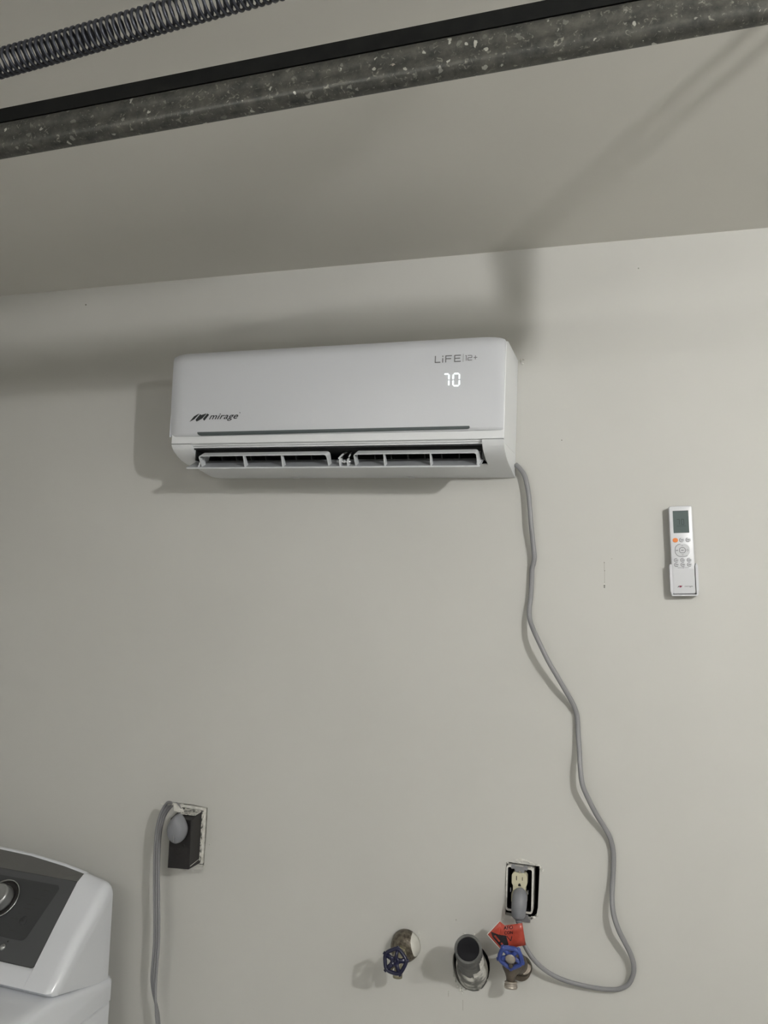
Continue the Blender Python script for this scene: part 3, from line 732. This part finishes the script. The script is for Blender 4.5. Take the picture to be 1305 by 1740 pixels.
# ------------------------------------------------------------------ valves
def wheel(name, m, c, nrm, R, parent, rot=0.0, tr=.0034, knob=.0042):
    nrm = Vector(nrm).normalized(); a = Vector((0, 0, 1)); a = (a - nrm * a.dot(nrm)).normalized(); b_ = nrm.cross(a); c = Vector(c)
    q = MB(); N = 60; secs = []
    def pt(th, r, h=0): return c + (a * math.cos(th) + b_ * math.sin(th)) * r + nrm * h
    for i in range(N + 1):
        th = 2 * math.pi * i / N; rad = R * (1 + .045 * math.cos(5 * (th - rot)))
        rd = (a * math.cos(th) + b_ * math.sin(th))
        secs.append([pt(th, rad) + rd * math.cos(k * math.pi / 4) * tr + nrm * math.sin(k * math.pi / 4) * tr * 1.15 for k in range(8)])
    q.loft(secs, caps=False, smooth=True)
    for k in range(5):
        th = rot + 2 * math.pi * k / 5
        q.tube([pt(th, R * 1.0), pt(th, R * 1.18), pt(th, R * 1.30)], [knob * .9, knob * .75, knob * .8], n=10)
        q.tube([pt(th, R * .12, -.001), pt(th, R * .55, -.001), pt(th, R * 1.0)], [.0072, .0050, .0056], n=8, flat=.7)
    q.lathe([(0, -.007), (.0088, -.007), (.0095, .0015), (.0080, .0034), (.0062, .0034), (.0055, .0018), (.004, .0018), (.003, .0034), (0, .0034)], c, nrm, n=28)
    w_ = q.build(name, m, parent)
    return w_
# left valve
vl = thing('water_valve', at(690, 1605, 0), 'bronze wall valve with dark navy handwheel, left of the grey drain pipe', 'valve')
c0 = V(-.4585, 0, .8075)
q = MB(); q.lathe([(.0330, .0005), (.0325, .006), (.0305, .018), (.0275, .028), (.0225, .033), (.0150, .035), (0, .035)], c0, (0, -1, 0), n=40)
m_cup = vary(mat('speckled_bronze_cup', (.1, .09, .07), 0.42, metal=0.6), (.06, .05, .038), (.20, .175, .135), scale=140, bump=0.8, bscale=260, dist=0.001)
# pale paint left on one side of the cup
nt = m_cup.node_tree; bs = nt.nodes['Principled BSDF']; lk = bs.inputs['Base Color'].links[0]; srcs = lk.from_socket
tc = nt.nodes.new('ShaderNodeTexCoord'); sx = nt.nodes.new('ShaderNodeSeparateXYZ'); nt.links.new(tc.outputs['Object'], sx.inputs[0])
m1 = nt.nodes.new('ShaderNodeMath'); m1.operation = 'MULTIPLY_ADD'; m1.inputs[1].default_value = 0.3; nt.links.new(sx.outputs[2], m1.inputs[0]); nt.links.new(sx.outputs[0], m1.inputs[2])
m2 = nt.nodes.new('ShaderNodeMath'); m2.operation = 'GREATER_THAN'; m2.inputs[1].default_value = 0.0235; nt.links.new(m1.outputs[0], m2.inputs[0])
mixn = nt.nodes.new('ShaderNodeMix'); mixn.data_type = 'RGBA'; nt.links.new(m2.outputs[0], mixn.inputs[0]); nt.links.new(srcs, mixn.inputs[6]); mixn.inputs[7].default_value = (.6, .59, .54, 1)
nt.links.new(mixn.outputs[2], bs.inputs['Base Color'])
mm = nt.nodes.new('ShaderNodeMath'); mm.operation = 'MULTIPLY_ADD'; mm.inputs[1].default_value = -.6; mm.inputs[2].default_value = .6; nt.links.new(m2.outputs[0], mm.inputs[0]); nt.links.new(mm.outputs[0], bs.inputs['Metallic'])
q.build('wall_cup', m_cup, vl)
q = MB(); q.lathe([(.0135, .033), (.0135, .045), (.012, .0455), (.0115, .052), (.0085, .053), (.0085, .060)], c0, (0, -1, 0), n=6, smooth=False)
q.lathe([(.0100, .044), (.0118, .056), (.0110, .066), (.0090, .082), (.0095, .084), (.0095, .092), (.006, .093), (.0042, .094), (.0042, .115)], c0, (0, -1, 0), n=28)
q.build('stem', m_brass, vl)
q = MB(); q.tube([V(-.4575, .062, .806), V(-.4575, .064, .790), V(-.4575, .066, .776)], [.010, .0085, .0085], n=18); q.tube([V(-.4575, .066, .776), V(-.4575, .067, .768)], .0102, n=18); q.build('spout', m_brass, vl)
lw = wheel('handwheel', m_navy, V(-.4500, .118, .8240), (.05, -1, .28), .0222, vl, rot=math.radians(-8), tr=.0040); lw['label'] = 'dark navy handwheel'
# right valve
vr = thing('water_valve', at(876, 1640, 0), 'bronze wall spigot with bright blue handwheel, under the red warning tag', 'valve')
q = MB()
q.tube([V(-.2060, .0005, .806), V(-.2060, .020, .808)], [.0235, .0225], n=24)
q.tube([V(-.2075, .012, .812), V(-.2100, .040, .830), V(-.2135, .060, .845)], [.0185, .0200, .0175], n=20)
q.tube([at(871, 1632, .045), at(869, 1646, .048), at(868, 1655, .050), at(868, 1661, .052), at(868, 1671, .054)], [.0215, .0190, .0120, .0095, .0090], n=22)
q.tube([V(-.1995, .016, .812), V(-.1965, .026, .818)], [.0170, .0140], n=16)
q.build('valve_body', m_bronze2, vr)
q = MB(); pth = [at(868, 1667, .0535), at(868, 1680, .0565)]
q.lathe([(.0095, 0), (.0128, .0006), (.0128, .0026), (.0115, .0034), (.0115, .0050), (.0135, .0056), (.0135, .0075), (.0122, .0082), (.0138, .0090), (.0138, .0112), (.0128, .0130), (.009, .0132), (.009, .004)], pth[0], (pth[1] - pth[0]), n=28)
q.build('hose_thread', m_thread, vr)
q = MB(); q.lathe([(.0125, 0), (.0125, .012), (.009, .014), (.0045, .015), (.0045, .034)], V(-.2140, .058, .845), (-.05, -1, -.02), n=6, smooth=False); q.build('bonnet', m_bronze2, vr)
rw = wheel('handwheel', m_blue, V(-.2165, .090, .8600), (.02, -1, -.30), .0222, vr, rot=math.radians(180), tr=.0044, knob=.0048); rw['label'] = 'bright blue handwheel'
q = MB(); q.lathe([(.0, .003), (.0095, .003), (.0105, .0045), (.0085, .006), (.006, .0062), (.004, .0085), (0, .0085)], V(-.2165, .0900, .8600), (.02, -1, -.30), n=24); q.build('hub_nut', m_thread, vr)

# ------------------------------------------------------------------ drain standpipe
dp = thing('drain_pipe', V(-.3125, 0, .787), 'open grey plastic drain pipe slanting up from a rough round wall hole', 'pipe')
bc = V(-.3120, -.030, .7560); mc = V(-.2985, .1180, .8740); ax = (mc - bc).normalized()
Lp = (mc - bc).length
q = MB(); q.lathe([(.0278, Lp * .2), (.0278, Lp - .001), (.0270, Lp), (.0228, Lp), (.0222, Lp - .002), (.0222, .05), (.0222, .045), (0, .045)][:], bc, ax, n=48)
q.build('pipe_wall', m_pipe, dp, auto=.7)
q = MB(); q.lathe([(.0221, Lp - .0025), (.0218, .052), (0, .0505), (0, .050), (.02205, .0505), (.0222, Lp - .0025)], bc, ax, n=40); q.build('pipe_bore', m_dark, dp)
q = MB(); q.lathe([(.0279, Lp * .1), (.0335, Lp * .1), (.0335, Lp * .33), (.0322, Lp * .42), (.0300, Lp * .46), (.0282, Lp * .47)], bc, ax, n=48)
m_coup = vary(mat('smeared_coupling', (.3, .3, .28), 0.6), (.15, .15, .14), (.60, .59, .55), scale=38, bump=0.4, bscale=120, dist=0.001, lo=.42, hi=.56)
q.build('coupling', m_coup, dp, auto=.7)
q = MB()      # smears of white plaster on the pipe
def onpipe(th, h, r=.0281):
    a = ax.orthogonal().normalized(); a = (Vector((1, 0, 0)) - ax * ax.x).normalized(); b_ = ax.cross(a)
    return bc + ax * (Lp * h) + (a * math.cos(th) + b_ * math.sin(th)) * r
def smear(th0, th1, h0, h1, r=.0284, n=8):
    up = [onpipe(th0 + (th1 - th0) * i / n, h1 + random.uniform(-.03, .03), r) for i in range(n + 1)]
    dn = [onpipe(th0 + (th1 - th0) * i / n, h0 + random.uniform(-.02, .02), r) for i in range(n + 1)]
    q.add(up + dn, [(i, i + 1, i + n + 2, i + n + 1) for i in range(n)])
D2 = math.radians
for s_ in (1, -1):
    pass
down = 1 if onpipe(math.pi / 2, .5).z < onpipe(-math.pi / 2, .5).z else -1
for args in ((D2(5) * down, D2(70) * down, .42, .60), (D2(-5) * down, D2(35) * down, .55, .88), (D2(75) * down, D2(150) * down, .43, .50), (D2(-95) * down, D2(-80) * down, .97, 1.0, .0282, 3)):
    q = MB(); smear(*args); q.build('plaster_smear', m_plaster, dp)

# ------------------------------------------------------------------ laundry machine at lower left
wm = thing('laundry_machine', V(-1.5, .35, FLOOR), 'white laundry machine with silver-grey control console and round knob', 'washing machine')
WX1 = -1.1615; WX0 = -1.85
def zr(x): return .902 - .35 * (x + 1.5) ** 2
XP = -1.236
def sec_cap(x, inset=0.0, lift=0.0):
    z = zr(x)
    return [V(x, .075 + inset * .3, .640), V(x, .078 + inset * .3, z - .006 - inset), V(x, .086, z - inset), V(x, .100 + lift, z + .001 - inset), V(x, .122 - inset * .5, z - .010 - inset), V(x, .150 - inset, z - .040 - inset * .6), V(x, .190 - inset, .795 - inset * .5),
            V(x, .2535 - inset, .7240), V(x, .2570 - inset, .7205), V(x, .2740 - inset, .7035), V(x, .2775 - inset, .6975), V(x, .270 - inset, .688), V(x, .12, .650)]
q = MB()
secs = []
R_ = .022
for i in range(9):
    a = math.pi / 2 * i / 8
    ins = R_ * (1 - math.sin(a)); x = WX1 - R_ * (1 - math.cos(a))
    secs.append(sec_cap(x, ins * (1.0)))
secs = secs[:9]
# order from the outside in
secs_o = []
for i in range(9):
    a = math.pi / 2 * i / 8            # a=0 : outermost
    secs_o.append(sec_cap(WX1 - R_ * (1 - math.cos(a)), R_ * (1 - math.sin(a))))
secs_o.append(sec_cap(XP + .0005))
q.loft(secs_o, smooth=True)
q.build('console_end_cap', m_wash, wm, auto=.75)
# main housing left of the cap: white rim, grey recess, white lower band
def hs(x):
    z = zr(x)
    return [V(x, .075, .640), V(x, .078, z - .006), V(x, .083, z), V(x, .0885, z), V(x, .0900, z - .004), V(x, .1185, .8640), V(x, .2450, .7250), V(x, .2535, .7240), V(x, .2570, .7205), V(x, .2740, .7035), V(x, .2775, .6975), V(x, .270, .688), V(x, .12, .650)]
xs2 = [XP, -1.30, -1.40, -1.50, -1.60, -1.72, WX0]
q = MB(); q.loft([hs(x) for x in xs2], smooth=True); q.build('console_housing', m_wash, wm, auto=.8)
q = MB()
g = [[V(x, .0905, zr(x) - .003), V(x, .1190, .8662)] for x in xs2]
q.loft(g, closed=False, caps=False); q.build('console_recess', m_recess, wm)
# control panel face : local frame
PT = V(0, .1200, .8665); PB = V(0, .2465, .7260)
pu = (PB - PT); PL = pu.length; pu.normalize(); pn = Vector((1, 0, 0)).cross(pu); 
if pn.y > 0: pn = -pn
def cp_(x, s_, o=0): return Vector((x, 0, 0)) + PT + pu * s_ + pn * o
q = MB()
cor = [(XP - .0012 - .009 * (1 - math.cos(math.radians(a))), PL - .010 + .009 * math.sin(math.radians(a))) for a in range(0, 91, 15)]
q.poly([cp_(x, s_, 0) for x, s_ in [(XP - .0012, 0)] + cor + [(WX0 + .05, PL - .001), (WX0 + .05, 0)]], pn * .0022)
cpn = q.build('control_panel', m_cons, wm)
q = MB(); sm_ = [cp_(XP - .0006, -.0004, .0012)] + [cp_(x + .0006, y_ + .0006, .0012) for x, y_ in cor] + [cp_(WX0 + .05, PL - .0004, .0012)]
q.tube(sm_, .0010, n=6); q.build('panel_seam', m_seam, wm)
q = MB(); q.tube([cp_(XP - .0006, -.0004, .0012), cp_(WX0 + .05, -.0004, .0012)], .0010, n=6); q.build('panel_seam', m_seam, wm)
q = MB()
# overlay: darker rounded field
ov = [(-1.2755, .0190), (-1.2725, .0225), (-1.2925, .1480 * .0 + .1330), (-1.2965, .1400), (-1.3030, .1425), (-1.52, .1425), (-1.52, .0150), (-1.2800, .0150)]
q.poly([cp_(x, s_, .0023) for x, s_ in ov], pn * .0003); ovl = q.build('printed_overlay', m_over, cpn)
KC = cp_(-1.4085, .0665, .0025)
q = MB(); q.lathe([(.0405, 0), (.0440, .001), (.0445, .004), (.0428, .0055), (.0415, .004), (.0405, .001)], KC, pn, n=64); kr = q.build('chrome_ring', m_chrome, cpn)
q = MB(); q.lathe([(.0407, .0004), (.0407, .0030), (.034, .0015), (0, .0015)], KC, pn, n=48); q.build('knob_well', m_black, cpn)
q = MB(); q.lathe([(.0295, .001), (.0300, .006), (.0280, .010), (.0275, .022), (.0255, .026), (.0225, .0285), (.0205, .0270), (0, .0265)], KC, pn, n=56); kn = q.build('knob', m_knobc, cpn)
q = MB()
for (xc, s_, w_) in ((-1.303, .031, .020), (-1.305, .043, .014), (-1.318, .052, .024), (-1.325, .066, .022), (-1.329, .076, .022), (-1.3415, .0885, .012), (-1.348, .101, .020), (-1.336, .126, .018)):
    q = MB(); k = 5
    for i in range(k):
        xa = xc - w_ / 2 + w_ * i / k; q.poly([cp_(a, b2, .0027) for a, b2 in ((xa, s_ - .0008), (xa + w_ / k * .75, s_ - .0008), (xa + w_ / k * .75, s_ + .0010 * (1 + i % 2)), (xa, s_ + .0010))], pn * .0001)
    q.build('printed_mark', m_seam, ovl)
q = MB()
q.lathe([(.0085, 0), (.0090, .0006), (.0080, .0012), (0, .0012)], cp_(-1.3235, .1030, .0025), pn, n=24)
q.build('start_button', m_over, cpn)
q = MB(); c1 = cp_(-1.3235, .1030, .0038)
for s_ in (-.0012, .0012): q.tube([c1 + Vector((1, 0, 0)) * (s_ - .0008) + pu * .002, c1 + Vector((1, 0, 0)) * (s_ + .0008) - pu * .002], .0004, n=5)
q.build('button_mark', m_prtblk, cpn)
for x in (-1.362, -1.334):
    q = MB(); q.lathe([(0, .0022), (.0018, .0022), (.0018, .0026), (0, .0028)], cp_(x, .1490, 0), pn, n=12); q.build('indicator_light', m_prtblk, cpn)
for x in (-1.366, -1.340):
    q = MB(); q.lathe([(.0070, .002), (.0068, .003), (.0050, .0048), (0, .0055)], cp_(x, .1620, 0), pn, n=20); q.build('push_button', m_knobc, cpn)
# top cover and cabinet
tc_ = [(.066, .596), (.066, .646), (.074, .6515), (.12, .6600), (.20, .6800), (.27, .6870), (.34, .6880), (.60, .6880), (.66, .680), (.685, .660), (.69, .640), (.69, .605), (.66, .600)]
tcp = [(.066, .594), (.066, .6465), (.074, .6500), (.120, .6555), (.20, .6720), (.265, .6855), (.34, .6885), (.60, .6880), (.66, .680), (.685, .662), (.69, .645), (.69, .5940)]
q = MB()
def tsec(x, ins): return [V(x, d + (ins * .4 if d < .1 else -ins * .4 if d > .6 else 0), z - (ins if z > .61 else 0)) for d, z in tcp]
q.loft([tsec(WX1 + .0045, .020), tsec(WX1 + .0036, .012), tsec(WX1 + .001, .0065), tsec(WX1 - .004, .003), tsec(WX1 - .012, .001), tsec(WX1 - .022, 0), tsec(WX0 + .006, 0), tsec(WX0, .006)], smooth=True)
q.build('top_cover', m_wash, wm, auto=.9)
q = MB(); q.box(WX0 + .004, WX1 + .0030, .068, .682, FLOOR + .03, .5925); q.build('cabinet', m_wash, wm, bevel=.006)
q = MB(); q.box(WX0 + .03, WX1 - .03, .10, .66, FLOOR, FLOOR + .035); q.build('plinth', m_black, wm)

# ------------------------------------------------------------------ overhead garage door track, angle, hangers and spring
TRX0, TRX1 = XL + .02, (.424)
SL = .019
def zrail(x): return 2.1508 + SL * (x + .55)
trk = thing('door_track', (-.3, -.955, 2.13), 'galvanized garage door track crossing overhead below the ceiling', 'door track')
def sweep(mb, prof, x0, x1, n=6, smooth=True):
    secs = []
    for i in range(n + 1):
        x = x0 + (x1 - x0) * i / n; secs.append([V(x, d, z + zrail(x)) for d, z in prof])
    mb.loft(secs, smooth=smooth)
def arc(cx, cz, r, a0, a1, n=5): return [(cx + r * math.cos(math.radians(a0 + (a1 - a0) * i / n)), cz + r * math.sin(math.radians(a0 + (a1 - a0) * i / n))) for i in range(n + 1)]
t = .0022
outr = [(.949, .012), (.949, .006)] + arc(.955, .006, .006, 190, 270, 4) + [(.958, 0)] + arc(.9605, .010, .010, 270, 360, 6) + [(.9705, .018), (.9690, .022), (.9700, .027)] + arc(.960, .034, .010, 0, 90, 5) + [(.950, .044), (.935, .044)]
innr = [(.935, .042), (.950, .042)] + arc(.960, .034, .008, 90, 0, 5) + [(.9680, .027), (.9670, .022), (.9685, .018)] + arc(.9605, .010, .008, 360, 270, 6) + [(.958, .002)] + arc(.955, .006, .004, 270, 190, 4) + [(.951, .012)]
q = MB(); sweep(q, outr + innr, TRX0, TRX1); q.build('track_channel', m_galv, trk, auto=.9)
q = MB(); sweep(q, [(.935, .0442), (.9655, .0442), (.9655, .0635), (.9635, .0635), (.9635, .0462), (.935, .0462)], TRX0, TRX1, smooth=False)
q.build('stiffening_angle', m_darkrefl, trk)  # near-black base colour carries the dark room mirrored in this steel band
q = MB()
p = at(668, 113, .969); q.lathe([(0, .0), (.0032, 0), (.0030, .0012), (0, .0016)], p, (0, -1, -.2), n=14); q.build('rivet_head', m_thread, trk)
# hanger straps
def strap(a, b, dx=.010):
    t = (b - a).normalized(); n = t.cross(Vector((0, 1, 0))).normalized()
    q = MB()
    q.loft([[p + n * dx + Vector((0, .002, 0)), p - n * dx + Vector((0, .002, 0)), p - n * dx, p + n * dx] for p in (a, b)])
    return q
def hanger(x0, z0, tops, lab):
    ps_ = thing('track_hanger', V(x0, .92, z0), lab, 'bracket')
    for (tx, td_) in tops:
        strap(V(x0 + (tx - x0) * .0, .9330, z0 + .012), V(tx, td_, CEIL - .001)).build('strap_leg', m_galv, ps_)
hanger(.405, zrail(.405), ((.345, .917), (.392, .917)), 'steel hanger straps holding the end of the track, right of the air conditioner')
hanger(-2.3, zrail(-2.3), ((-2.38, .917), (-2.22, .917)), 'steel hanger straps holding the far left stretch of the track')
# extension spring
p0 = at(0, 108, 1.0); p1 = at(420, -12, 1.0); sd = (p1 - p0)
s0 = p0 - sd * 2.0; s1 = p1 + sd * 1.5
spr = thing('extension_spring', s0, 'long dark coiled door spring stretched above the track at upper left', 'spring')
ax_ = (s1 - s0).normalized(); Ls = (s1 - s0).length
a_ = Vector((0, 0, 1)); a_ = (a_ - ax_ * a_.dot(ax_)).normalized(); b2 = ax_.cross(a_)
turns = int(Ls / .0086); R0 = .0152; pts = []
for i in range(turns * 20 + 1):
    th = 2 * math.pi * i / 20; h = Ls * i / (turns * 20)
    pts.append(s0 + ax_ * h + (a_ * math.cos(th) + b2 * math.sin(th)) * R0)
q = MB(); q.tube(pts, .0021, n=6); q.build('coil', m_spring, spr)
q = MB(); q.tube([pts[0], s0 - ax_ * .01, s0 - ax_ * .05, s0 - ax_ * .06 + Vector((0, .02, 0))], .0025, n=8); q.build('end_hook', m_spring, spr); q = MB(); q.tube([pts[-1], s1 + ax_ * .01, s1 + ax_ * .05], .0025, n=8); q.build('end_hook', m_spring, spr)

# ------------------------------------------------------------------ the ceiling bulb that lights the room
lb = thing('light_bulb', (BULB.x, BULB.y, BULB.z), 'bare white bulb in a porcelain ceiling socket', 'light bulb')
m_bulb = mat('lit_bulb', (1, 1, 1), 0.5, emit=LIGHT_COL, estr=BULB_E)
q = MB(); q.lathe([(0, -BULB_R)] + [(BULB_R * math.sin(a), -BULB_R * math.cos(a)) for a in [math.pi * i / 14 for i in range(1, 12)]] + [(.016, BULB_R + .008), (.013, BULB_R + .02), (0, BULB_R + .02)], BULB, (0, 0, 1), n=24)
q.build('glass_bulb', m_bulb, lb)
q = MB(); q.lathe([(.0, BULB_R + .0205), (.02, BULB_R + .0205), (.022, .12), (.045, .16), (.055, CEIL - BULB.z - .0005), (0, CEIL - BULB.z - .0005)], BULB, (0, 0, 1), n=28); q.build('socket', m_wash, lb)

# twin-tube fill light, added unseen behind the camera to lift ambient light
TZ = 2.23; TY = 2.75
tf = thing('fill_tube_light', V(-1.0, TY, TZ), 'added unseen twin-tube fill light hanging on two rods behind the camera', 'fill light')
q = MB(); q.box(-1.65, -.35, TY - .03, TY + .03, TZ + .028, TZ + .065); q.build('housing', m_wash, tf, bevel=.004)
m_filltube = mat('lit_fill_tube', (1, 1, 1), 0.5, emit=(1.0, .985, .95), estr=FILL_TUBE_E)
for d_ in (TY - .045, TY + .045):
    q = MB(); q.tube([V(-1.6, d_, TZ), V(-.4, d_, TZ)], .016, n=10); q.build('tube', m_filltube, tf)
for x in (-1.63, -.37):
    q = MB(); q.box(x - .012, x + .012, TY - .066, TY + .066, TZ - .018, TZ + .03); q.build('fill_tube_holder', m_wash, tf, bevel=.002)
for x in (-1.45, -.55):
    q = MB(); q.tube([V(x, TY, TZ + .06), V(x, TY, CEIL - .001)], .004, n=8); q.build('fill_tube_rod', m_zinc, tf)
